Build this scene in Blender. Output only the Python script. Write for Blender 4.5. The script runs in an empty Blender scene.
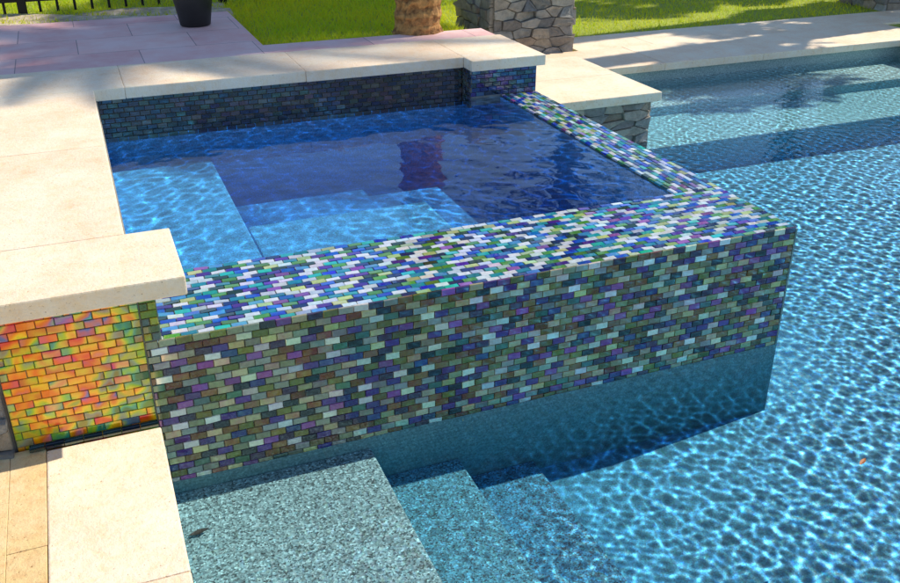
import bpy, bmesh, math, random
import numpy as np
from mathutils import Vector, Matrix
random.seed(7)
S = bpy.context.scene
COL = S.collection
S.view_settings.view_transform = 'Standard'
S.view_settings.look = 'None'
S.view_settings.exposure = 0
S.view_settings.gamma = 1
R = math.radians

# ------------------------------------------------------------------ camera
H = 1.7
cd = bpy.data.cameras.new('camera'); cam = bpy.data.objects.new('camera', cd); COL.objects.link(cam)
cam.location = (0, 0, H); cam.rotation_euler = (R(90-26.67), 0, R(-21.85))
cd.sensor_width = 36; cd.lens = 36.7; cd.clip_start = 0.02; cd.clip_end = 2000
S.camera = cam

# ------------------------------------------------------------------ light
EL, AZ = 46.0, 83.5
sun_dir = Vector((math.sin(R(AZ))*math.cos(R(EL)), math.cos(R(AZ))*math.cos(R(EL)), math.sin(R(EL))))
ld = bpy.data.lights.new('sun', 'SUN'); ld.energy = 5.0; ld.angle = R(0.5); ld.color = (1, .905, .745)
so = bpy.data.objects.new('sun', ld); COL.objects.link(so)
so.rotation_euler = sun_dir.to_track_quat('Z', 'Y').to_euler(); so.location = (12, 4, 12)
W = bpy.data.worlds.new('World'); S.world = W; W.use_nodes = True
wn = W.node_tree.nodes; wl = W.node_tree.links
sky = wn.new('ShaderNodeTexSky'); sky.sky_type = 'NISHITA'; sky.sun_disc = False
sky.sun_elevation = R(EL); sky.sun_rotation = R(AZ)
sky.dust_density = 0.1; sky.ozone_density = 1.6; sky.air_density = 1.0
bg = wn.get('Background') or wn.new('ShaderNodeBackground')
wl.new(sky.outputs[0], bg.inputs[0]); bg.inputs[1].default_value = 0.15

# ------------------------------------------------------------------ materials
def srgb(r, g, b):
    f = lambda c: (c/255/12.92) if c/255 <= .04045 else ((c/255+.055)/1.055)**2.4
    return (f(r), f(g), f(b))
class MT:
    def __init__(s, name):
        s.m = bpy.data.materials.new(name); s.m.use_nodes = True
        s.nt = s.m.node_tree; s.nt.nodes.clear()
        s.out = s.n('ShaderNodeOutputMaterial')
    def n(s, t, **k):
        nd = s.nt.nodes.new(t)
        for a, v in k.items(): setattr(nd, a, v)
        return nd
    def l(s, a, b): s.nt.links.new(a, b)
    def obj(s): return s.n('ShaderNodeTexCoord').outputs['Object']
    def noise(s, scale, detail=4, rough=.6, vec=None, dist=0):
        nd = s.n('ShaderNodeTexNoise'); nd.inputs['Scale'].default_value = scale
        nd.inputs['Detail'].default_value = detail; nd.inputs['Roughness'].default_value = rough; nd.inputs['Distortion'].default_value = dist
        s.l(vec or s.obj(), nd.inputs['Vector']); return nd
    def ramp(s, fac, stops, interp='LINEAR'):
        nd = s.n('ShaderNodeValToRGB'); cr = nd.color_ramp; cr.interpolation = interp
        while len(cr.elements) < len(stops): cr.elements.new(.5)
        for e, (p, c) in zip(cr.elements, stops):
            e.position = p; e.color = (*c, 1)
        s.l(fac, nd.inputs[0]); return nd.outputs[0]
    def math(s, op, *a):
        nd = s.n('ShaderNodeMath', operation=op)
        for i, v in enumerate(a):
            if isinstance(v, (int, float)): nd.inputs[i].default_value = v
            else: s.l(v, nd.inputs[i])
        return nd.outputs[0]
    def vmath(s, op, a, b=None, scale=None):
        nd = s.n('ShaderNodeVectorMath', operation=op)
        for i, v in enumerate((a, b)):
            if v is None: continue
            if isinstance(v, tuple): nd.inputs[i].default_value = v
            else: s.l(v, nd.inputs[i])
        if scale is not None: nd.inputs['Scale'].default_value = scale
        return nd.outputs[0]
    def mix(s, fac, a, b, mode='MIX'):
        nd = s.n('ShaderNodeMix', data_type='RGBA', blend_type=mode)
        for sock, v in ((nd.inputs[0], fac), (nd.inputs[6], a), (nd.inputs[7], b)):
            if isinstance(v, (int, float)): sock.default_value = v
            elif isinstance(v, tuple): sock.default_value = (*v, 1)
            else: s.l(v, sock)
        return nd.outputs[2]
    def bump(s, h, strength, dist=.01):
        nd = s.n('ShaderNodeBump'); nd.inputs['Strength'].default_value = strength
        nd.inputs['Distance'].default_value = dist; s.l(h, nd.inputs['Height']); return nd.outputs[0]
    def bsdf(s, color, rough=.6, metal=0, normal=None, **k):
        p = s.n('ShaderNodeBsdfPrincipled')
        for nm, v in (('Base Color', color), ('Roughness', rough), ('Metallic', metal)):
            if isinstance(v, (int, float)): p.inputs[nm].default_value = v
            elif isinstance(v, tuple): p.inputs[nm].default_value = (*v, 1)
            else: s.l(v, p.inputs[nm])
        for nm, v in k.items(): p.inputs[nm.replace('_', ' ')].default_value = v
        if normal: s.l(normal, p.inputs['Normal'])
        s.l(p.outputs[0], s.out.inputs['Surface']); return p

def travertine(name, c0, c1, c2, pit=(.42, .30, .2)):
    m = MT(name)
    a = m.noise(3.2, 8, .66); b = m.noise(38, 6, .7); c = m.noise(110, 4, .65)
    col = m.ramp(a.outputs[0], [(.34, c0), (.5, c1), (.66, c2)])
    col = m.mix(.36, col, m.ramp(b.outputs[0], [(.3, (.40, .34, .28)), (.55, (.88, .83, .78))]), 'OVERLAY')
    pits = m.ramp(c.outputs[0], [(.30, pit), (.37, (1, 1, 1))])
    col = m.mix(.85, col, pits, 'MULTIPLY')
    oi = m.n('ShaderNodeObjectInfo')
    tone = m.ramp(oi.outputs['Random'], [(0, (.96, .90, .87)), (.5, (1, .97, .94)), (1, (1, 1, 1))])
    col = m.mix(1., col, tone, 'MULTIPLY')
    hh = m.mix(.5, b.outputs[0], c.outputs[0])
    m.bsdf(col, .62, normal=m.bump(hh, .55, .009)); return m.m
M_TRAV = travertine('travertine', (.88, .64, .43), (.96, .77, .55), (.98, .87, .67))
M_TRAV2 = travertine('tan_travertine', (.58, .36, .16), (.74, .51, .26), (.84, .64, .38), (.3, .18, .1))

def paver_mat():
    m = MT('deck_pavers')
    br = m.n('ShaderNodeTexBrick'); m.l(m.obj(), br.inputs['Vector'])
    br.inputs['Scale'].default_value = 1.0; br.inputs['Brick Width'].default_value = .61
    br.inputs['Row Height'].default_value = .405; br.inputs['Mortar Size'].default_value = .0025
    br.inputs['Color1'].default_value = (.82, .48, .46, 1); br.inputs['Color2'].default_value = (.92, .60, .56, 1)
    br.inputs['Mortar'].default_value = (.36, .24, .24, 1)
    a = m.noise(5, 8, .65); c = m.noise(120, 3)
    col = m.mix(.5, br.outputs[0], m.ramp(a.outputs[0], [(.3, (.36, .28, .30)), (.6, (.74, .66, .68))]), 'OVERLAY')
    m.bsdf(col, .65, normal=m.bump(c.outputs[0], .3, .005)); return m.m
M_PAVE = paver_mat()

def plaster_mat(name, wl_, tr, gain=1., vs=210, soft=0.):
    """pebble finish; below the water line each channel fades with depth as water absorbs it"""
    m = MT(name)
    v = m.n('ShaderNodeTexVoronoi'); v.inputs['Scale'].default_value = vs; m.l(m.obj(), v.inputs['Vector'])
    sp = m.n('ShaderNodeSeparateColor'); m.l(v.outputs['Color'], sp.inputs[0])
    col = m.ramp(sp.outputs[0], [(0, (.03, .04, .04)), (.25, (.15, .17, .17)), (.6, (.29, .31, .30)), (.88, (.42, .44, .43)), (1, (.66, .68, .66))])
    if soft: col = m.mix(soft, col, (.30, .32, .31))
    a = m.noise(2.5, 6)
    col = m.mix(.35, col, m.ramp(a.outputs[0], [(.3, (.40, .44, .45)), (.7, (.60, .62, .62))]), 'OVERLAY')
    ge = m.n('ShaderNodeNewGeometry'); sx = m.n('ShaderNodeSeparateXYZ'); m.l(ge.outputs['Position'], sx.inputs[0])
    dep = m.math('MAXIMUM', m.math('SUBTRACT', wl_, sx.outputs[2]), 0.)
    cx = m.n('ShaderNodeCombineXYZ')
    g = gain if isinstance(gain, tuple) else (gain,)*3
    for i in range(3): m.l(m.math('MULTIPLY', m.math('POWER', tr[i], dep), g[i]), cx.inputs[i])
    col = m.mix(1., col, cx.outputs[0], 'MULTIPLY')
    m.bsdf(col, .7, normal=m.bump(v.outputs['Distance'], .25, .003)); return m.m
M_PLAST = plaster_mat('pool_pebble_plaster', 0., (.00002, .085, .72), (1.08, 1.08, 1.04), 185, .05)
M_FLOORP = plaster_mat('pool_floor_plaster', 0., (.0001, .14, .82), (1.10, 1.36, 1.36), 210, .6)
M_WALLP = plaster_mat('shaded_wall_plaster', 0., (.0006, .16, .42), (.65, .95, .95), 210, .65)  # plaster darkened so its colour carries the shade on the submerged wall
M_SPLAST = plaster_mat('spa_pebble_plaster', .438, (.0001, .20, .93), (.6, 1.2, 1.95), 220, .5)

def tile_mat(name, metal, rough, hue, off, n0w, sat):
    m = MT(name)
    at = m.n('ShaderNodeAttribute', attribute_name='tint')
    n0 = m.noise(5, 3, .5); n1 = m.noise(28, 4, .55); n2 = m.noise(90, 3)
    lw = m.n('ShaderNodeLayerWeight'); lw.inputs[0].default_value = .45
    h = m.math('MULTIPLY_ADD', n1.outputs[0], hue, m.math('MULTIPLY_ADD', lw.outputs['Facing'], .04, .5-hue*.5-off-n0w/2))
    h = m.math('MULTIPLY_ADD', n0.outputs[0], n0w, h)
    hs = m.n('ShaderNodeHueSaturation'); m.l(h, hs.inputs['Hue']); hs.inputs['Saturation'].default_value = sat
    m.l(m.math('MULTIPLY_ADD', n2.outputs[0], .7, .65), hs.inputs['Value']); m.l(at.outputs['Color'], hs.inputs['Color'])
    m.bsdf(hs.outputs[0], rough, metal, normal=m.bump(n2.outputs[0], .08, .002), Coat_Weight=1., Coat_Roughness=.03, Coat_IOR=1.8)
    return m.m
M_TILE = tile_mat('iridescent_glass_tile', .42, .12, .18, .03, .08, 1.25)
M_TILEL = tile_mat('silvery_glass_tile', .45, .13, .15, .025, .05, 1.2)
def deck_reflection_mat():  # the sunlit deck mirrored in the tiles is painted in as yellow and orange
    m = MT('deck_reflection_tile')
    at = m.n('ShaderNodeAttribute', attribute_name='tint')
    vec = m.vmath('ADD', m.obj(), m.vmath('SCALE', at.outputs['Color'], scale=.12))
    n1 = m.noise(10, 2, .5, vec=vec, dist=.4); n2 = m.noise(90, 3)
    sx = m.n('ShaderNodeSeparateXYZ'); m.l(m.obj(), sx.inputs[0])
    gr = m.n('ShaderNodeMapRange'); m.l(sx.outputs[0], gr.inputs[0])
    gr.inputs[1].default_value = -1.17; gr.inputs[2].default_value = -1.06; gr.inputs[3].default_value = -.02; gr.inputs[4].default_value = .13
    f = m.math('SUBTRACT', n1.outputs[0], gr.outputs[0])
    band = m.ramp(f, [(.26, srgb(80, 80, 60)), (.33, srgb(60, 110, 60)), (.39, srgb(50, 160, 150)), (.44, srgb(150, 206, 40)), (.49, srgb(255, 210, 10)), (.55, srgb(255, 140, 6)), (.60, srgb(240, 66, 24)), (.65, srgb(220, 50, 130)), (.69, srgb(80, 80, 210)), (.74, srgb(40, 170, 170))])
    col = m.mix(.70, at.outputs['Color'], band)
    m.bsdf(col, .14, .2, normal=m.bump(n2.outputs[0], .08, .002), Coat_Weight=1., Coat_Roughness=.03); return m.m
M_TILEG = deck_reflection_mat()

def simple(name, c, rough=.6, metal=0, var=.25, scale=12, bump=.2):
    m = MT(name); a = m.noise(scale, 6)
    d = tuple(x*(1-var) for x in c); e = tuple(min(1, x*(1+var)) for x in c)
    m.bsdf(m.ramp(a.outputs[0], [(.3, d), (.7, e)]), rough, metal, normal=m.bump(a.outputs[0], bump, .01)); return m.m
M_GROUT = simple('grout', (.25, .25, .23), .8, var=.2, scale=40)
M_IRON = simple('black_iron', (.012, .012, .013), .45, .5)
M_POT = simple('black_plastic', (.015, .016, .018), .5, bump=.05)
M_SOIL = simple('soil', (.05, .035, .025), .9, scale=60, bump=.6)
M_SAND = simple('dry_sandy_soil', (.56, .46, .33), .9, var=.45, scale=14, bump=.7)
M_MORTAR = simple('mortar', (.20, .175, .15), .9, scale=60)
M_BARK = simple('bark', (.12, .085, .06), .9, scale=30, var=.5, bump=.8)
M_DEADLEAF = simple('dry_leaf', (.42, .15, .04), .6, scale=60)
M_DARKLEAF = simple('wet_dark_leaf', (.03, .035, .03), .5, scale=60)

def ground_mat():
    m = MT('lawn_ground'); a = m.noise(1.3, 6); b = m.noise(30, 6, .7)
    col = m.mix(.5, m.ramp(a.outputs[0], [(.3, (.22, .31, .02)), (.7, (.48, .56, .05))]), m.ramp(b.outputs[0], [(.3, (.12, .17, .015)), (.75, (.56, .60, .12))]))
    m.bsdf(col, .9, normal=m.bump(b.outputs[0], .6, .03)); return m.m
M_GROUND = ground_mat()
def blade_mat():
    m = MT('grass_blade'); at = m.n('ShaderNodeAttribute', attribute_name='tint')
    d = m.n('ShaderNodeBsdfDiffuse'); tr = m.n('ShaderNodeBsdfTranslucent'); mx = m.n('ShaderNodeMixShader'); mx.inputs[0].default_value = .45
    m.l(at.outputs['Color'], d.inputs[0]); m.l(at.outputs['Color'], tr.inputs[0]); m.l(d.outputs[0], mx.inputs[1]); m.l(tr.outputs[0], mx.inputs[2])
    m.l(mx.outputs[0], m.out.inputs['Surface']); return m.m
M_BLADE = blade_mat()
def leaf_mat(name, c0, c1):
    m = MT(name); a = m.noise(2.5, 3); b = m.noise(9, 2)
    col = m.mix(.5, m.ramp(a.outputs[0], [(.35, c0), (.65, c1)]), m.ramp(b.outputs[0], [(.35, c0), (.65, c1)]))
    m.bsdf(col, .55); return m.m
M_LEAF = leaf_mat('tree_leaf', (.02, .045, .01), (.08, .13, .03))
M_FROND = leaf_mat('palm_leaf', (.04, .07, .015), (.10, .14, .035))
def stone_mat():
    m = MT('rubble_stone'); at = m.n('ShaderNodeAttribute', attribute_name='tint')
    a = m.noise(16, 9, .75); b = m.noise(70, 6, .75)
    col = m.mix(.8, at.outputs['Color'], m.ramp(a.outputs[0], [(.25, (.24, .23, .22)), (.7, (.86, .83, .79))]), 'OVERLAY')
    m.bsdf(col, .9, normal=m.bump(m.mix(.4, a.outputs[0], b.outputs[0]), 1., .03)); return m.m
M_STONE = stone_mat()
def palm_bark():
    m = MT('palm_bark')
    w = m.n('ShaderNodeTexWave', bands_direction='Z'); w.inputs['Scale'].default_value = 5; w.inputs['Distortion'].default_value = 5
    w.inputs['Detail'].default_value = 3; w.inputs['Detail Scale'].default_value = 3; m.l(m.obj(), w.inputs['Vector'])
    a = m.noise(26, 7, .7)
    col = m.mix(.5, m.ramp(w.outputs[0], [(.2, (.22, .09, .025)), (.7, (.66, .33, .10))]), m.ramp(a.outputs[0], [(.34, (.07, .032, .014)), (.62, (.76, .42, .16))]))
    m.bsdf(col, .9, normal=m.bump(m.mix(.5, w.outputs[0], a.outputs[0]), .8, .03)); return m.m
M_PALM = palm_bark()
def water_mat(name, tint, lo, hi, ior, bst):
    m = MT(name)
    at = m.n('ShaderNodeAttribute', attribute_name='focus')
    f = m.vmath('ADD', m.vmath('SCALE', at.outputs['Color'], scale=hi), (lo, lo, lo))  # computed caustic light is carried by the sheet's see-through colour
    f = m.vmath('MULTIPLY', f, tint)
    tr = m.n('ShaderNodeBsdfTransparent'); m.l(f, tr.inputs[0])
    nz = m.noise(34, 3, .5); bp = m.bump(nz.outputs[0], bst, .004)
    gl = m.n('ShaderNodeBsdfGlossy'); gl.inputs['Roughness'].default_value = .02; m.l(bp, gl.inputs['Normal'])
    fr = m.n('ShaderNodeFresnel'); m.l(bp, fr.inputs['Normal'])
    # the sheet is not bent light-wise, so both of its sides reflect alike (no total reflection from below)
    ge = m.n('ShaderNodeNewGeometry')
    m.l(m.math('MULTIPLY_ADD', ge.outputs['Backfacing'], 1/ior-ior, ior), fr.inputs[0])
    mx = m.n('ShaderNodeMixShader'); m.l(fr.outputs[0], mx.inputs[0]); m.l(tr.outputs[0], mx.inputs[1]); m.l(gl.outputs[0], mx.inputs[2])
    m.l(mx.outputs[0], m.out.inputs['Surface']); return m.m
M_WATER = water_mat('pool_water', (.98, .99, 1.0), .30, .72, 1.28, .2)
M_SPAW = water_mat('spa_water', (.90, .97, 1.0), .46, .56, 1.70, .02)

# ------------------------------------------------------------------ object helpers
def thing(name, label, cat, loc=(0, 0, 0), group=None):
    o = bpy.data.objects.new(name, None); COL.objects.link(o); o.location = loc; o.empty_display_size = .1
    o['label'] = label; o['category'] = cat
    if group: o['group'] = group
    return o
def tag(o, label, cat, group=None):
    o['label'] = label; o['category'] = cat
    if group: o['group'] = group
    return o
def link(name, me, mat, parent=None, kind=None, smooth=False, label=None):
    me.materials.append(mat); o = bpy.data.objects.new(name, me); COL.objects.link(o)
    if parent is not None:
        me.transform(Matrix.Translation(-Vector(parent.location))); o.parent = parent
    if smooth: me.polygons.foreach_set('use_smooth', [True]*len(me.polygons))
    if kind: o['kind'] = kind
    if label: o['label'] = label
    return o
def bm_link(name, bm, mat, parent=None, **k):
    me = bpy.data.meshes.new(name); bm.to_mesh(me); bm.free(); return link(name, me, mat, parent, **k)
def add_box(bm, x0, x1, y0, y1, z0, z1, bev=0, seg=2, jit=0):
    r = bmesh.ops.create_cube(bm, size=1)
    vs = r['verts']
    for v in vs:
        v.co = Vector(((x0+x1)/2+v.co.x*(x1-x0), (y0+y1)/2+v.co.y*(y1-y0), (z0+z1)/2+v.co.z*(z1-z0)))
        if jit: v.co += Vector((random.uniform(-jit, jit), random.uniform(-jit, jit), random.uniform(-jit, jit)))
    if bev:
        es = list({e for v in vs for e in v.link_edges})
        bmesh.ops.bevel(bm, geom=es, offset=bev, segments=seg, profile=.6, affect='EDGES')
def boxes(*bs):
    bm = bmesh.new()
    for b in bs: add_box(bm, *b)
    return bm
def stone_slab(bm, x0, x1, y0, y1, z0, z1, bev=.005):
    add_box(bm, x0+.0006, x1-.0006, y0+.0006, y1-.0006, z0, z1, bev, 2, .0008)
def tint_mesh(name, verts, faces, cols):
    me = bpy.data.meshes.new(name); me.from_pydata(verts, [], faces)
    at = me.attributes.new('tint', 'FLOAT_COLOR', 'FACE')
    at.data.foreach_set('color', np.array(cols, dtype=np.float32).ravel()); me.update(); return me

def tiles(O, U, V, ulen, vlen, pal, wts, tw=.0465, th=.0232, u_off=0., g=.0019, seed=1, gain=1., tilt=1.):
    """mosaic of separate bevelled glass tiles on one plane, running bond along U"""
    rnd = random.Random(seed); O = Vector(O); U = Vector(U); V = Vector(V); Nn = U.cross(V)
    vs, fs, cs = [], [], []
    rows = int(math.ceil(vlen/th - .3)); prev = {}
    for r in range(rows):
        v0, v1 = r*th+g/2, min((r+1)*th, vlen)-g/2
        if v1-v0 < .005: continue
        sh = (tw/2 if r % 2 else 0)+u_off
        last = -1; row = {}
        for k in range(-1, int(ulen/tw)+2):
            a = max(k*tw+sh, 0)+g/2; b = min((k+1)*tw+sh, ulen)-g/2
            if b-a < .006: continue
            # neighbours seldom share a colour, so the mix stays even
            for _ in range(3):
                ci = rnd.choices(range(len(pal)), wts)[0]
                if ci != last and ci not in (prev.get(k), prev.get(k+(1 if r % 2 else -1))): break
            last = ci; row[k] = ci; c = pal[ci]
            j = rnd.uniform(.75, 1.25)*gain
            c = tuple(min(1, max(0, x*j*rnd.uniform(.88, 1.12))) for x in c)
            ta, tb = rnd.gauss(0, .018)*tilt, rnd.gauss(0, .022)*tilt
            uc, vc = (a+b)/2, (v0+v1)/2
            base = len(vs)
            for (ins, h) in ((0, -.004), (0, .0018), (.0013, .0034)):
                for (uu, v_) in ((a+ins, v0+ins), (b-ins, v0+ins), (b-ins, v1-ins), (a+ins, v1-ins)):
                    hh = h+((uu-uc)*ta+(v_-vc)*tb if h > 0 else 0)
                    vs.append(O+U*uu+V*v_+Nn*hh)
            for lv in (0, 4):
                for q in range(4):
                    p = (q+1) % 4
                    fs.append((base+lv+q, base+lv+p, base+lv+4+p, base+lv+4+q))
            fs.append(tuple(base+8+q for q in range(4)))
            cs += [(*c, 1)]*9
        prev = row
    return tint_mesh('tiles', vs, fs, cs)

def stones(vs, fs, cs, O, U, V, ulen, vlen, pal, rnd, size=.16, gap=.004, depth=.026, asp=1.5):
    """irregular fieldstone: voronoi cells on the face, each inset and roughly faced outwards"""
    O = Vector(O); U = Vector(U); V = Vector(V); Nn = U.cross(V)
    nu = max(1, round(ulen/(size*asp**.5))); nv = max(1, round(vlen/(size/asp**.5)))
    P = [((i+.5+.5*(j % 2)-.25+rnd.uniform(-.44, .44))*ulen/nu, (j+.5+rnd.uniform(-.22, .22))*vlen/nv) for i in range(nu) for j in range(nv)]
    for k, (px, py) in enumerate(P):
        poly = [(0, 0), (ulen, 0), (ulen, vlen), (0, vlen)]
        for k2, (qx, qy) in enumerate(P):
            if k2 == k or abs(qx-px) > size*4 or abs(qy-py) > size*4: continue
            ky = asp**1.2
            nx_, ny_ = qx-px, (qy-py)*ky*ky; c = (qx*qx-px*px+(qy*qy-py*py)*ky*ky)/2-gap*.5*math.hypot(nx_, ny_)
            out = []
            for a, b in zip(poly, poly[1:]+poly[:1]):
                da, db = a[0]*nx_+a[1]*ny_-c, b[0]*nx_+b[1]*ny_-c
                if da <= 0: out.append(a)
                if da*db < 0: s_ = da/(da-db); out.append((a[0]+(b[0]-a[0])*s_, a[1]+(b[1]-a[1])*s_))
            poly = out
            if len(poly) < 3: break
        if len(poly) < 3: continue
        cl = [poly[0]]
        for p in poly[1:]:
            if math.hypot(p[0]-cl[-1][0], p[1]-cl[-1][1]) > .012: cl.append(p)
        poly = cl; n = len(poly)
        if n < 3: continue
        cx_, cy_ = sum(p[0] for p in poly)/n, sum(p[1] for p in poly)/n
        col = rnd.choice(pal); j = rnd.uniform(.7, 1.25); col = tuple(x*j for x in col)
        base = len(vs); hd = depth*rnd.uniform(.5, 1.3); tl, tv = rnd.gauss(0, .12), rnd.gauss(0, .14)
        for s_, h in ((1, -.02), (1, hd*.75), (.96, hd*.98), (.5, hd)):
            for p in poly:
                du, dv = (p[0]-cx_)*s_, (p[1]-cy_)*s_
                vs.append(O+U*(cx_+du)+V*(cy_+dv)+Nn*(h+(rnd.uniform(-.004, .004)+du*tl+dv*tv if h > 0 else 0)))
        for lv in range(3):
            for q in range(n):
                p = (q+1) % n; fs.append((base+lv*n+q, base+lv*n+p, base+(lv+1)*n+p, base+(lv+1)*n+q)); cs.append((*col, 1))
        fs.append(tuple(base+3*n+q for q in range(n))); cs.append((*col, 1))
STP = [(.36, .32, .27), (.30, .28, .26), (.44, .38, .31), (.25, .24, .235), (.48, .43, .36), (.35, .28, .22), (.36, .36, .35)]

def tube(bm, pts, rad, n=8, cap=True):
    rings = []
    for i, (p, r) in enumerate(zip(pts, rad)):
        p = Vector(p); d = (Vector(pts[min(i+1, len(pts)-1)])-Vector(pts[max(i-1, 0)])).normalized()
        a = d.orthogonal().normalized() if abs(d.z) < .9 else Vector((1, 0, 0)).cross(d).normalized(); b = d.cross(a)
        rings.append([bm.verts.new(p+(a*math.cos(2*math.pi*k/n)+b*math.sin(2*math.pi*k/n))*r) for k in range(n)])
    for i in range(len(rings)-1):
        for k in range(n):
            bm.faces.new((rings[i][k], rings[i][(k+1) % n], rings[i+1][(k+1) % n], rings[i+1][k]))
    if cap: bm.faces.new(rings[-1]); bm.faces.new(rings[0][::-1])
def lathe(bm, c, prof, n=28):
    rings = [[bm.verts.new((c[0]+r*math.cos(2*math.pi*k/n), c[1]+r*math.sin(2*math.pi*k/n), c[2]+z)) for k in range(n)] for r, z in prof]
    for i in range(len(rings)-1):
        for k in range(n): bm.faces.new((rings[i][k], rings[i][(k+1) % n], rings[i+1][(k+1) % n], rings[i+1][k]))
    return rings

# ------------------------------------------------------------------ key dimensions (metres)
XL = .041
XI0, XI1, XO = .046, 2.047, 2.26
YF, YI, YB = 2.332, 2.783, 4.49
ZL, ZC, ZT = .448, .646, .055
ZD, ZB, ZR = .192, .300, .135     # lower deck, corner landing, far coping
FLOOR = -.33
SFL = .02
PX1, PY1 = 6.45, 5.88             # right and far pool walls

# ------------------------------------------------------------------ raised spa
spa = thing('raised_spa', 'raised square spa clad in iridescent glass mosaic with pale stone coping', 'spa', (1.1, 3.3, 0))
core = boxes((-.335, 2.255, 2.337, 2.778, -1.05, ZL-.005), (-.335, .082, 2.338, 2.612, ZL-.006, .591),
             (2.052, 2.2552, 2.776, 4.9, -1.05, ZL-.0052), (-.304, 2.2548, 4.495, 4.85, -1.05, .5912),
             (-.3042, .042, 2.61, 4.496, -1.05, .5908), (1.875, 2.2546, 4.385, 4.496, .40, .5906))
bm_link('wall', core, M_GROUT, spa)
t = .004
lin = boxes((XI0-t, XI1+t, YI-t, YB+t, SFL-.05, SFL),
            (XI0-.003, XI0, YI-.15, YB, SFL-.01, .43), (XI0, XI1, YB, YB+.003, SFL-.01, .40),
            (XI1, XI1+.003, YI, YB, SFL-.01, .435), (XI0, XI1, YI-.003, YI, SFL-.01, .435))
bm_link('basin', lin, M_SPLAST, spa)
bs = boxes((XI0, .52, YI, YB, SFL-.01, .262, .02, 3), (.515, 1.30, YI, 3.52, SFL-.01, .26, .02, 3))
bm_link('bench', bs, M_SPLAST, spa)
PF = [srgb(98, 70, 116), srgb(146, 148, 114), srgb(88, 110, 98), srgb(220, 220, 200), srgb(76, 76, 116), srgb(112, 114, 62), srgb(144, 94, 136), srgb(192, 184, 140), srgb(46, 48, 46), srgb(150, 152, 138), srgb(120, 96, 58), srgb(140, 120, 80), srgb(74, 56, 70)]
WF = [6, 6, 3, 4.5, 1.5, 5.5, 3, 5, 3.5, 4.5, 3.5, 4, 2.5]
PL = [srgb(44, 90, 200), srgb(250, 251, 252), srgb(96, 66, 150), srgb(96, 150, 80), srgb(48, 136, 150), srgb(208, 218, 220), srgb(40, 52, 104), srgb(150, 96, 156), srgb(188, 204, 144), srgb(34, 62, 46), srgb(110, 156, 200), srgb(80, 184, 176)]
WL = [6, 8.5, 3, 5.5, 4, 7, 3.5, 1.3, 3, 2.5, 3, 2]
PY = [srgb(250, 190, 10), srgb(246, 136, 14), srgb(170, 196, 30), srgb(236, 80, 30), srgb(252, 214, 60), srgb(80, 160, 70), srgb(150, 70, 170)]  # tile tints of the painted deck reflection
WY = [6, 6, 4, 3, 3, 2.5, .7]
link('front_tile_face', tiles((2.256, YF+.003, ZL), (-1, 0, 0), (0, 0, -1), 2.256-.036, .50, PF, WF, seed=2, gain=1.2, tilt=2.4), M_TILE, spa, label='long muted mosaic face over the water')
PG = [srgb(100, 130, 60), srgb(80, 100, 60), srgb(150, 150, 60), srgb(90, 96, 90)]
link('front_tile_face', tiles((.081, YF+.004, .590), (-1, 0, 0), (0, 0, -1), .081-.036, .141, PG, [3, 3, 2, 1], seed=3, gain=1.1), M_TILE, spa)
link('deck_reflection_panel', tiles((.034, YF+.003, .592), (-1, 0, 0), (0, 0, -1), .034+.334, .44, PY, WY, g=.0016, seed=4, tilt=2), M_TILEG, spa, label='mosaic panel coloured yellow and orange as the sunlit deck mirrored in it')
link('spillway_ledge', tiles((.04, YF+.004, ZL-.004), (1, 0, 0), (0, 1, 0), 2.253-.04, YI-YF-.006, PL, WL, seed=5, tilt=2., gain=1.18), M_TILEL, spa, label='broad bright mosaic ledge along the front')
link('side_ledge', tiles((2.254, YI, ZL-.004), (0, 1, 0), (-1, 0, 0), 1.595, 2.254-XI1-.002, PL, WL, seed=6, gain=1.15, tilt=1.7), M_TILEL, spa, label='narrow mosaic ledge along the right side')
PB = [srgb(84, 68, 66), srgb(96, 88, 70), srgb(62, 58, 70), srgb(120, 108, 92), srgb(46, 44, 46), srgb(76, 80, 58)]
WB = [4, 4, 2, 2, 4, 3]
link('back_tile_band', tiles((1.874, YB+.003, .588), (-1, 0, 0), (0, 0, -1), 1.874-XI0, .21, PB, WB, seed=7, gain=.85, tilt=.5), M_TILE, spa)
PK = [srgb(80, 56, 110), srgb(56, 60, 110), srgb(90, 110, 150), srgb(40, 44, 60), srgb(70, 84, 90), srgb(110, 80, 120)]
link('pillar_tiles', tiles((2.253, 4.381, .588), (-1, 0, 0), (0, 0, -1), 2.253-1.875, .142, PK, [4, 4, 3, 3, 2, 2], seed=8, gain=.9, tilt=.4), M_TILE, spa)
link('pillar_tiles', tiles((1.873, 4.383, .588), (0, 1, 0), (0, 0, -1), .1, .2, PB, WB, seed=9), M_TILE, spa)
cop = [(-.44, .165, 2.292, 2.652), (-.44, .036, 2.652, 3.56), (-.44, .036, 3.56, 4.445),
       (-.44, .17, 4.445, 4.92), (.17, 1.02, 4.445, 4.92), (1.02, 1.86, 4.445, 4.92), (1.86, 2.285, 4.338, 4.92)]
for c in cop:
    bm = bmesh.new(); stone_slab(bm, *c, ZC-ZT, ZC); bm_link('coping_stone', bm, M_TRAV, spa)
link('base_tile_course', tiles((.036, YF-.03, ZD+.004), (-1, 0, 0), (0, 1, 0), .34, .028, [srgb(40, 60, 56), srgb(60, 80, 70), srgb(30, 36, 48)], [1, 1, 1], tw=.05, th=.0262, seed=11), M_TILE, spa)

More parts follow.
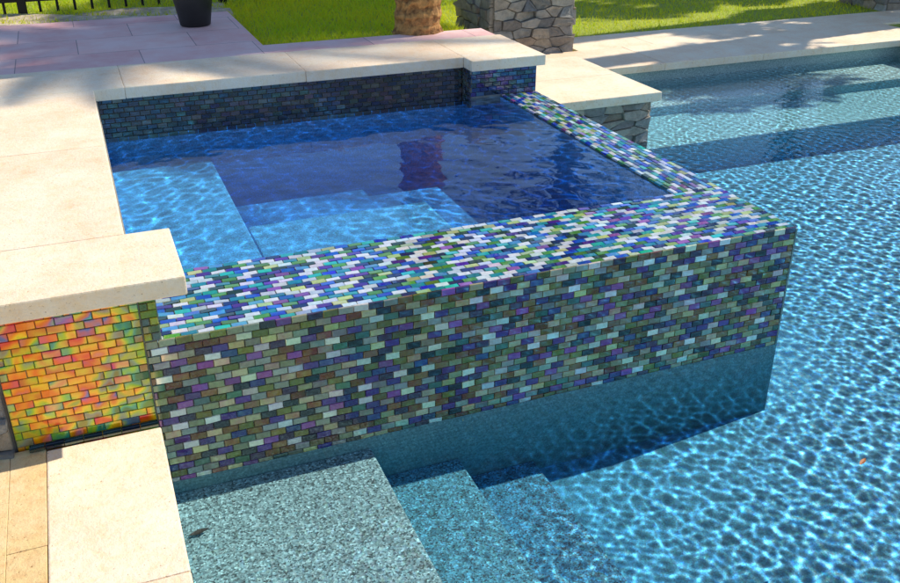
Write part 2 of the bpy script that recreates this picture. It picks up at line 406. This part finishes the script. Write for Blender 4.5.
# ------------------------------------------------------------------ pool shell, steps, bench
shell = boxes((-.3, PX1+.3, -4, PY1+.2, FLOOR-.1, FLOOR), (-.27, XL, -4, 2.336, FLOOR-.05, ZD-ZT), (2.2, PX1+.3, PY1, PY1+.4, FLOOR-.05, ZR-ZT),
              (PX1, PX1+.3, -4, PY1+.002, FLOOR-.05, ZR-ZT), (-.3, PX1+.3, -4.3, -3.9, FLOOR-.05, .07), (2.2, 3.15, 4.66, PY1+.005, FLOOR-.05, ZR-ZT))
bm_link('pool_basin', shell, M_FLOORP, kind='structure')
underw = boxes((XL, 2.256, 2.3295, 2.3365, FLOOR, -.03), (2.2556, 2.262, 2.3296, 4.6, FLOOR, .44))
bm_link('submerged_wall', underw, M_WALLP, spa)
steps = thing('pool_steps', 'three submerged pebble plaster steps descending rightwards from the pool corner', 'steps', (.4, 1.4, FLOOR))
for (x0, x1, z) in ((XL, .66, -.07), (.655, .965, -.195), (.96, 1.25, -.285)):
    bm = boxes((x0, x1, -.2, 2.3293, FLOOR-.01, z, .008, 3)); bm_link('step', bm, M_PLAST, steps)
ps_ = thing('pool_shelf', 'pale shallow submerged shelf along the far edge of the pool', 'shelf', (4.6, 5.3, FLOOR))
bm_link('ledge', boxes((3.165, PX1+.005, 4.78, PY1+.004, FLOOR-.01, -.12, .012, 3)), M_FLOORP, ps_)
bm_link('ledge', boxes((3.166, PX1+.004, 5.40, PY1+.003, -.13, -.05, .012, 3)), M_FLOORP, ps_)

# ------------------------------------------------------------------ water surfaces
rng = np.random.default_rng(11)
NW = 38
lam = np.exp(rng.uniform(np.log(.024), np.log(.11), NW)); ang = rng.uniform(0, 2*np.pi, NW); ph = rng.uniform(0, 2*np.pi, NW)
amp = .00033*(lam/.12)**1.38
def waves(x, y):
    x = x.astype(np.float32); y = y.astype(np.float32)
    xx = x+.03*np.sin(4.1*y+.6)+.014*np.sin(9.3*y-2.2*x); yy = y+.03*np.sin(3.7*x+1.9)+.014*np.sin(8.1*x+3.*y)
    h = np.zeros_like(x)
    for n_, (l_, a_, p_, A) in enumerate(zip(lam, ang, ph, amp)):
        k = 2*np.pi/l_
        h += np.float32(A)*np.sin(np.float32(k*math.cos(a_))*xx+np.float32(k*math.sin(a_))*yy+np.float32(p_))
    env = 1+.42*np.sin(2.9*x+1.3*np.sin(2.1*y))*np.sin(3.3*y+1.1*np.sin(1.7*x)+.8)+.25*np.sin(7.3*x-5.1*y)
    return h*env.astype(np.float32)
def sst(a, b, x): t_ = np.clip((x-a)/(b-a), 0, 1); return t_*t_*(3-2*t_)
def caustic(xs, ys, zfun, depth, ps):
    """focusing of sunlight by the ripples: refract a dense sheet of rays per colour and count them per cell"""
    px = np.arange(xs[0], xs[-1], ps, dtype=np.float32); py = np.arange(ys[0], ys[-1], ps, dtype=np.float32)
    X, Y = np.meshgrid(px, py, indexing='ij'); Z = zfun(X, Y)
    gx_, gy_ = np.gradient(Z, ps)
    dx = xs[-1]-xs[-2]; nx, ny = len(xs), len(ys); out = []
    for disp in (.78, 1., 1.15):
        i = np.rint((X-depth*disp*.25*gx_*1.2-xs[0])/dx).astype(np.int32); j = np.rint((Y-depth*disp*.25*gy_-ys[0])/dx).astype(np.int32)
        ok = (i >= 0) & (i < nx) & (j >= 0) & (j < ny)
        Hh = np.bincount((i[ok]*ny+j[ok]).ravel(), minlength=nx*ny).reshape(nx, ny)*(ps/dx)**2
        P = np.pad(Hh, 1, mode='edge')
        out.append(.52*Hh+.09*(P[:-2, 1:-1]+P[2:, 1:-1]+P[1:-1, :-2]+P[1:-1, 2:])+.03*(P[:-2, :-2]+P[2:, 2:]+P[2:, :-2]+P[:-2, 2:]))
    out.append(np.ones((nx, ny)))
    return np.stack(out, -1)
def water_grid(xs, ys, zfun, keep, focus):
    nx, ny = len(xs), len(ys)
    X, Y = np.meshgrid(xs, ys, indexing='ij'); Z = zfun(X, Y)
    co = np.stack([X, Y, Z], -1).reshape(-1, 3)
    i, j = np.meshgrid(np.arange(nx-1), np.arange(ny-1), indexing='ij')
    cx = (X[:-1, :-1]+X[1:, 1:])/2; cy = (Y[:-1, :-1]+Y[1:, 1:])/2
    kp = keep(cx, cy)
    i = i[kp]; j = j[kp]
    f = np.stack([i*ny+j, (i+1)*ny+j, (i+1)*ny+j+1, i*ny+j+1], -1)
    used = np.unique(f); rm = -np.ones(len(co), int); rm[used] = np.arange(len(used))
    me = bpy.data.meshes.new('water'); me.from_pydata(co[used].tolist(), [], rm[f].tolist())
    at = me.attributes.new('focus', 'FLOAT_COLOR', 'POINT'); at.data.foreach_set('color', focus.reshape(-1, 4)[used].astype(np.float32).ravel()); me.update(); return me
st = .0058
xs = np.arange(XL-.004, PX1+.006, st)
yf = np.arange(.6, PY1+.006, st); yc = np.arange(-3.92, .59, .08)
ys = np.concatenate([yc, yf])
def pz(x, y):
    m = .10+.90*sst(.80, 1.65, x)
    m = m*np.where((x < 2.6) & (y < 2.4), 1-.88*sst(1.80, 2.24, y)*(1-sst(2.1, 2.6, x)), 1)
    m = np.where(y > 3.6, m*(1-.72*sst(3.6, 4.9, y)), m)
    return waves(x, y)*m
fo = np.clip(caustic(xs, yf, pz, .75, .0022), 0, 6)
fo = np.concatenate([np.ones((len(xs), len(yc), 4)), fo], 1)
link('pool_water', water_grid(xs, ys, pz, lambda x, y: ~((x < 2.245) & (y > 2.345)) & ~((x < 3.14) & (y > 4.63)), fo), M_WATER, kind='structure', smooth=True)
xs2 = np.arange(XI0-.004, XI1+.008, st); ys2 = np.arange(YI-.16, YB+.004, st)
sz = lambda x, y: ZL-.010+waves(x*.45+7, y*.45+3)*.55
sz2 = lambda x, y: waves(x*.55+7, y*.55+3)*1.4
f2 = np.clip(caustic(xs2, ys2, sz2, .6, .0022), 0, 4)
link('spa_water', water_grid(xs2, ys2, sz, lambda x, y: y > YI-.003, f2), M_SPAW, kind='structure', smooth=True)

# ------------------------------------------------------------------ lower deck and pool coping
pc = thing('pool_coping', 'pale stone coping along the near left pool edge beside the steps', 'coping', (-.1, 1, ZD))
yy = 2.302
while yy > -1.5:
    bm = bmesh.new(); stone_slab(bm, -.262, XL, yy-.61, yy, ZD-ZT, ZD); bm_link('coping_stone', bm, M_TRAV, pc); yy -= .61
dk = bmesh.new()
for ci, (x0, x1) in enumerate(((-.352, -.262), (-.75, -.352), (-1.2, -.75), (-1.7, -1.2))):
    yy = 2.325; ln = (.42, .22, .38, .15)[ci]
    while yy > -2:
        stone_slab(dk, x0, x1, yy-ln, yy, ZD-.06, ZD-.002, .002); yy -= ln; ln = .61
bm_link('lower_deck', dk, M_TRAV2, kind='structure')
fc = thing('pool_coping', 'pale stone coping along the far pool edge in front of the lawn', 'coping', (4.4, 6.1, ZR))
x = 2.27
while x < 6.8:
    bm = bmesh.new(); stone_slab(bm, x, min(x+.91, 7.05), PY1-.04, 6.47, ZR-ZT, ZR); bm_link('coping_stone', bm, M_TRAV, fc); x += .91
y = PY1-.04
while y > -3:
    bm = bmesh.new(); stone_slab(bm, PX1-.035, 7.05, y-.61, y, ZR-ZT, ZR); bm_link('coping_stone', bm, M_TRAV, fc); y -= .61
fd = bmesh.new(); x = 3.70
while x < 7.9:
    stone_slab(fd, x, x+.70, 6.472, 6.97, ZR-ZT, ZR-.003); x += .70
bm_link('far_deck', fd, M_TRAV, kind='structure')
lc = thing('corner_coping', 'pale stone landing behind the right end of the spa above stacked stone', 'coping', (2.7, 5, ZB))
for c in ((2.264, 3.21, 4.585, 5.10), (2.264, 3.21, 5.10, 5.65)):
    bm = bmesh.new(); stone_slab(bm, *c, ZB-ZT, ZB); bm_link('coping_stone', bm, M_TRAV, lc)
sd = random.Random(21); V_, F_, C_ = [], [], []
stones(V_, F_, C_, (3.168, 4.640, ZB-ZT-.002), (-1, 0, 0), (0, 0, -1), .91, .42, STP, sd, size=.085, asp=2.4)
stones(V_, F_, C_, (3.164, 5.62, ZB-ZT-.002), (0, -1, 0), (0, 0, -1), .97, .42, STP, sd, size=.085, asp=2.4)
sw_ = thing('stone_wall', 'low stacked stone wall rising from the pool under the corner coping', 'wall', (2.7, 4.6, 0))
link('stone_face', tint_mesh('st', V_, F_, C_), M_STONE, sw_)
bm_link('backing', boxes((2.27, 3.160, 4.645, 5.615, FLOOR, ZB-ZT-.001)), M_MORTAR, sw_)
rw = thing('retaining_wall', 'rough stone retaining wall left of the deck reflection tile panel', 'wall', (-1.5, 2.35, .1))
V_, F_, C_ = [], [], []
stones(V_, F_, C_, (-.342, 2.338, .588), (-1, 0, 0), (0, 0, -1), 3.4, .44, STP, sd, size=.07, asp=1.8)
link('stone_face', tint_mesh('st', V_, F_, C_), M_STONE, rw)
bm_link('backing', boxes((-3.75, -.3365, 2.34, 2.55, .0, .589)), M_MORTAR, rw)

# ------------------------------------------------------------------ upper deck
ud = boxes((-4.2, -.443, 2.30, 4.918, ZC-ZT, ZC-.003), (-4.2, .95, 4.923, 6.28, ZC-ZT, ZC-.002), (.9502, 2.26, 4.9232, 5.14, ZC-ZT, ZC-.0025))
bm_link('upper_deck', ud, M_PAVE, kind='structure')
bm = bmesh.new()
bmesh.ops.create_grid(bm, x_segments=60, y_segments=10, size=.5)
for v in bm.verts:
    v.co = Vector((-1.6+v.co.x*5.2, 6.53+v.co.y*.5+.04*math.sin(v.co.x*31)*(1 if v.co.y > 0 else 0), .618+.012*math.sin(v.co.x*43+v.co.y*9)))
bm_link('sandy_bed', bm, M_SAND, kind='structure')

# ------------------------------------------------------------------ terrain
gx = [-250, -60, -15, -6, -3, -1.5, -.3, .5, 1, 1.5, 2, 2.2, 2.3, 2.5, 2.7, 2.9, 3.1, 3.3, 4, 5, 6.6, 7, 9, 12, 20, 60, 250]
gy = [-250, -60, -15, -4, 0, 1.5, 2.36, 2.5, 3, 4, 4.7, 5, 5.5, 6.0, 6.42, 6.5, 6.8, 7.2, 8, 9, 10, 12, 15, 25, 60, 250]
def tz(x, y):
    x = np.asarray(x, float); y = np.asarray(y, float)
    xb = np.where(y < 6.45, 2.3, 2.9)
    t_ = np.clip((x-2.2)/(xb-2.2), 0, 1)
    z = .605*(1-t_)+.115*t_
    return np.where(y < 2.4, np.where(x < 1, .12, .08), z)
gv = [(a, b, float(tz(a, b))) for a in gx for b in gy]; gf = []
for i in range(len(gx)-1):
    for j in range(len(gy)-1):
        cx, cy = (gx[i]+gx[i+1])/2, (gy[j]+gy[j+1])/2
        if (-.3 < cx < 6.6 and -4 < cy < 4.7) or (2.2 < cx < 6.6 and 4.6 < cy < 6.42): continue
        n = len(gy); gf.append((i*n+j, (i+1)*n+j, (i+1)*n+j+1, i*n+j+1))
me = bpy.data.meshes.new('lawn'); me.from_pydata(gv, [], gf); link('lawn', me, M_GROUND, kind='structure')
def blades(n, x0, x1, y0, y1):
    x = rng.uniform(x0, x1, n); y = rng.uniform(y0, y1, n); z = tz(x, y)
    a = rng.uniform(0, 2*np.pi, n); w = rng.uniform(.003, .006, n); h = rng.uniform(.02, .045, n); lx = rng.normal(0, .028, n); ly = rng.normal(0, .028, n)
    p0 = np.stack([x-w*np.cos(a), y-w*np.sin(a), z-.01], -1); p1 = np.stack([x+w*np.cos(a), y+w*np.sin(a), z-.01], -1); p2 = np.stack([x+lx, y+ly, z+h], -1)
    pn = .5+.5*np.sin(x*3.1+np.sin(y*2.3)*1.5)*np.sin(y*2.7+np.cos(x*1.9))
    c = np.stack([rng.uniform(.50, .70, n)+.2*pn, rng.uniform(.64, .78, n)+.08*pn, rng.uniform(.02, .06, n), np.ones(n)], -1)
    return np.stack([p0, p1, p2], 1).reshape(-1, 3), c
B = [blades(19000, .97, 3.1, 5.16, 6.9), blades(26000, 3.0, 9, 6.5, 10), blades(9000, .97, 4, 6.9, 9.5), blades(9000, -1.6, .97, 6.74, 8), blades(1500, -1.6, .97, 6.4, 6.8)]
bv = np.concatenate([b[0] for b in B]); bc = np.concatenate([b[1] for b in B])
bx_, by_ = bv[::3, 0], bv[::3, 1]
ok = ~((bx_ > 2.24) & (by_ < 6.49)) & ~((bx_ > 3.66) & (bx_ < 7.95) & (by_ < 6.99))
bv = bv.reshape(-1, 3, 3)[ok].reshape(-1, 3); bc = bc[ok]
gm = tint_mesh('grass', bv.tolist(), np.arange(len(bv)).reshape(-1, 3).tolist(), bc)
link('grass', gm, M_BLADE, kind='stuff')

# ------------------------------------------------------------------ stone pillars
def pillar(x0, x1, y0, y1, z0, h, label, seed):
    p = thing('stone_pillar', label, 'pillar', ((x0+x1)/2, (y0+y1)/2, z0), 'stone pillars around the pool')
    rnd = random.Random(seed); V, F, C = [], [], []
    for O, U, L in (((x1, y0, z0), (-1, 0, 0), x1-x0), ((x0, y0, z0), (0, 1, 0), y1-y0), ((x0, y1, z0), (1, 0, 0), x1-x0), ((x1, y1, z0), (0, -1, 0), y1-y0)):
        stones(V, F, C, (O[0], O[1], z0+h), U, (0, 0, -1), L, h, STP, rnd, size=.10, asp=2.0)
    link('stone_veneer', tint_mesh('st', V, F, C), M_STONE, p)
    bm_link('core', boxes((x0+.008, x1-.008, y0+.008, y1-.008, z0-.1, z0+h-.01)), M_MORTAR, p)
    bm = bmesh.new(); add_box(bm, x0-.06, x1+.06, y0-.06, y1+.06, z0+h, z0+h+.07, .01); bm_link('cap', bm, M_TRAV, p)
pillar(2.96, 3.64, 6.50, 7.18, .115, .95, 'square rubble stone pillar beside the palm trunk', 3)
pillar(7.40, 8.0, 7.0, 7.6, .115, .95, 'square rubble stone pillar at the far right corner of the lawn', 4)

# ------------------------------------------------------------------ palms
def palm(x, y, z, h, label, seed, r_=.135, lw_=.014, fl=1.):
    p = thing('palm_tree', label, 'palm tree', (x, y, z))
    bm = bmesh.new(); n = 26; rings = []
    rr = random.Random(seed); levels = int(h/.05)
    for i in range(levels+1):
        zz = i*.05; f = i/levels
        r0 = r_*(1-.18*f)+.015*math.exp(-zz*4)
        ring = []
        for k in range(n):
            a = 2*math.pi*k/n
            r = r0+.012*math.sin(k*2.1+i*1.7)*rr.uniform(.3, 1)+(.010 if i % 2 else -.004)+rr.uniform(-.004, .004)
            ring.append(bm.verts.new((x+.12*math.sin(f*1.5)+r*math.cos(a), y+r*math.sin(a), z+zz)))
        rings.append(ring)
    for i in range(levels):
        for k in range(n): bm.faces.new((rings[i][k], rings[i][(k+1) % n], rings[i+1][(k+1) % n], rings[i+1][k]))
    bm_link('trunk', bm, M_PALM, p)
    top = Vector((x+.12, y, z+h))
    for q in range(24):
        a = q*2.4; e = .9-(q/24)*1.3
        bm = bmesh.new(); pts = []
        L = rr.uniform(1.5, 1.9)*fl
        for s in range(11):
            f = s/10; rad = L*f*math.cos(e*(1-f*.3)); zz = L*f*math.sin(e)-.75*f*f
            pts.append(top+Vector((math.cos(a)*rad, math.sin(a)*rad, zz)))
        tube(bm, pts, [.018*(1-.8*s/10) for s in range(11)], 5)
        side = Vector((-math.sin(a), math.cos(a), 0))
        for s in range(2, 42):
            f = s/42*10; i = int(f); c = pts[i].lerp(pts[i+1], f-i); d = (pts[i+1]-pts[i]).normalized()
            ll = .42*fl*math.sin(math.pi*min(.95, (s/42)*.8+.15))
            for sg in (-1, 1):
                tip = c+side*sg*ll*.85+d*ll*.45-Vector((0, 0, ll*.35))
                bm.faces.new([bm.verts.new(v) for v in (c-d*lw_, c+d*lw_, tip)])
        bm_link('frond', bm, M_FROND, p)
palm(1.88, 5.20, .59, 6.4, 'palm tree with rough brown trunk behind the spa coping', 5, .122)
palm(8.45, 6.6, .1, 9.0, 'palm tree right of the lawn casting a long shadow to the deck', 6, .17, .022, 1.0)
palm(9.1, 7.5, .1, 8.8, 'palm tree right of the lawn shading the grass by the pot', 9, .17, .04, .85)

# ------------------------------------------------------------------ trees beyond the frame (seen as reflections and shadows)
def tree(x, y, z, h, cr, label, seed, nl=5200, ls=1.):
    rr = random.Random(seed); t_ = thing('broadleaf_tree', label, 'tree', (x, y, z), None)
    bm = bmesh.new()
    tube(bm, [(x, y, z-.1), (x+.05, y, z+h*.25), (x-.05, y+.08, z+h*.5), (x, y, z+h*.8)], [.2, .16, .12, .04], 10)
    cl = []
    for q in range(14):
        a = q*2.4+rr.random(); zz = z+h*rr.uniform(.38, .95); rad = cr*rr.uniform(.35, 1)*(1-.5*abs((zz-z)/h-.6))
        e = Vector((x+math.cos(a)*rad, y+math.sin(a)*rad, zz)); s0 = Vector((x, y, max(z+h*.28, zz-h*.22)))
        tube(bm, [s0, s0.lerp(e, .5)+Vector((0, 0, .08*h*.3)), e], [.06, .035, .012], 6); cl.append((e, cr*rr.uniform(.28, .5)))
    bm_link('trunk', bm, M_BARK, t_)
    V, F = [], []
    for _ in range(nl):
        c, r = rr.choice(cl); d = Vector((rr.gauss(0, 1), rr.gauss(0, 1), rr.gauss(0, .8))).normalized()*r*rr.random()**.4
        p = c+d; a = Vector((rr.gauss(0, 1), rr.gauss(0, 1), rr.gauss(0, 1))).normalized(); b = a.orthogonal().normalized(); s = rr.uniform(.05, .11)*ls
        i = len(V); V += [p-a*s, p+b*s*.5, p+a*s, p-b*s*.5]; F.append((i, i+1, i+2, i+3))
    me = bpy.data.meshes.new('crown'); me.from_pydata(V, [], F); link('crown', me, M_LEAF, t_)
tree(6.6, 11.6, .1, 7.5, 2.3, 'leafy tree reflected in the dark right half of the spa', 1)
tree(11.5, 12.5, .1, 7, 2.4, 'tall leafy tree far behind the right stone pillar', 2)
tree(10.1, 6.95, .1, 6, 1.0, 'leafy tree right of the lawn shading the far coping', 3, 5500, 1.25)
tree(11.2, 8.9, .1, 8, .75, 'tall leafy tree right of the lawn shading the grass', 8, 4500, 1.2)
tree(-3.5, 12.5, .6, 6.5, 2.2, 'leafy tree behind the iron fence at far left', 4)

# ------------------------------------------------------------------ fence
fe = thing('iron_fence', 'black iron picket fence behind the deck at upper left', 'fence', (0, 6.8, .6))
bm_link('rail', boxes((-3.2, 1.6, 6.785, 6.815, .70, .735)), M_IRON, fe)
bm_link('rail', boxes((-3.2, 1.6, 6.785, 6.815, 1.14, 1.175)), M_IRON, fe)
pk = None
for i in range(44):
    xx = -3.1+i*.108
    if i % 12 == 2:
        bm_link('post', boxes((xx-.028, xx+.028, 6.772, 6.828, .5, 1.3, .004, 1)), M_IRON, fe); continue
    if pk is None: pk = bm_link('picket', boxes((xx-.0085, xx+.0085, 6.7915, 6.8085, .63, 1.25)), M_IRON, fe); px0 = xx
    else:
        c = pk.copy(); COL.objects.link(c); c.location.x += xx-px0

# ------------------------------------------------------------------ planter pot
pt = thing('planter_pot', 'black plastic planter pot on the deck before the fence', 'pot', (.69, 5.87, ZC))
bm = bmesh.new(); r = lathe(bm, (.69, 5.87, ZC), [(.085, .0), (.09, .004), (.135, .27), (.132, .275), (.125, .24)], 32); bm.faces.new(r[0][::-1]); bm_link('body', bm, M_POT, pt, smooth=True)
bm = bmesh.new(); lathe(bm, (.69, 5.87, ZC), [(.134, .25), (.148, .252), (.150, .285), (.137, .288), (.131, .27)], 32); bm_link('rim', bm, M_POT, pt, smooth=True)
bm = bmesh.new(); r = lathe(bm, (.69, 5.87, ZC), [(.127, .235), (.08, .245), (.01, .25)], 24); bm.faces.new(r[-1]); bm_link('soil', bm, M_SOIL, pt)

# ------------------------------------------------------------------ fallen leaves
def leaf(x, y, z, s, rot, label, mat):
    bm = bmesh.new(); c, n_ = Vector((x, y, z)), 7; mid, lf, rt = [], [], []
    for i in range(n_):
        f = i/(n_-1); w = s*.34*math.sin(math.pi*(.04+.92*f)); u = (f-.5)*s*2
        for lst, v, dz in ((mid, 0, 0), (lf, w, .12*w+.002), (rt, -w, .12*w+.002)):
            lst.append(bm.verts.new(c+Vector((u*math.cos(rot)-v*math.sin(rot), u*math.sin(rot)+v*math.cos(rot), dz+.15*s*f*f))))
    for i in range(n_-1):
        bm.faces.new((mid[i], mid[i+1], lf[i+1], lf[i])); bm.faces.new((rt[i], rt[i+1], mid[i+1], mid[i]))
    tag(bm_link('fallen_leaf', bm, mat), label, 'leaf', 'fallen leaves')
leaf(1.98, 1.61, .006, .020, .4, 'small orange leaf floating on the rippled pool water', M_DEADLEAF)
leaf(.09, 2.12, -.064, .028, .1, 'dark leaf lying on the top submerged step by the spa wall', M_DARKLEAF)
leaf(.14, 3.0, .452, .012, 1.2, 'tiny brown leaf floating in the spa near the left coping', M_DEADLEAF)
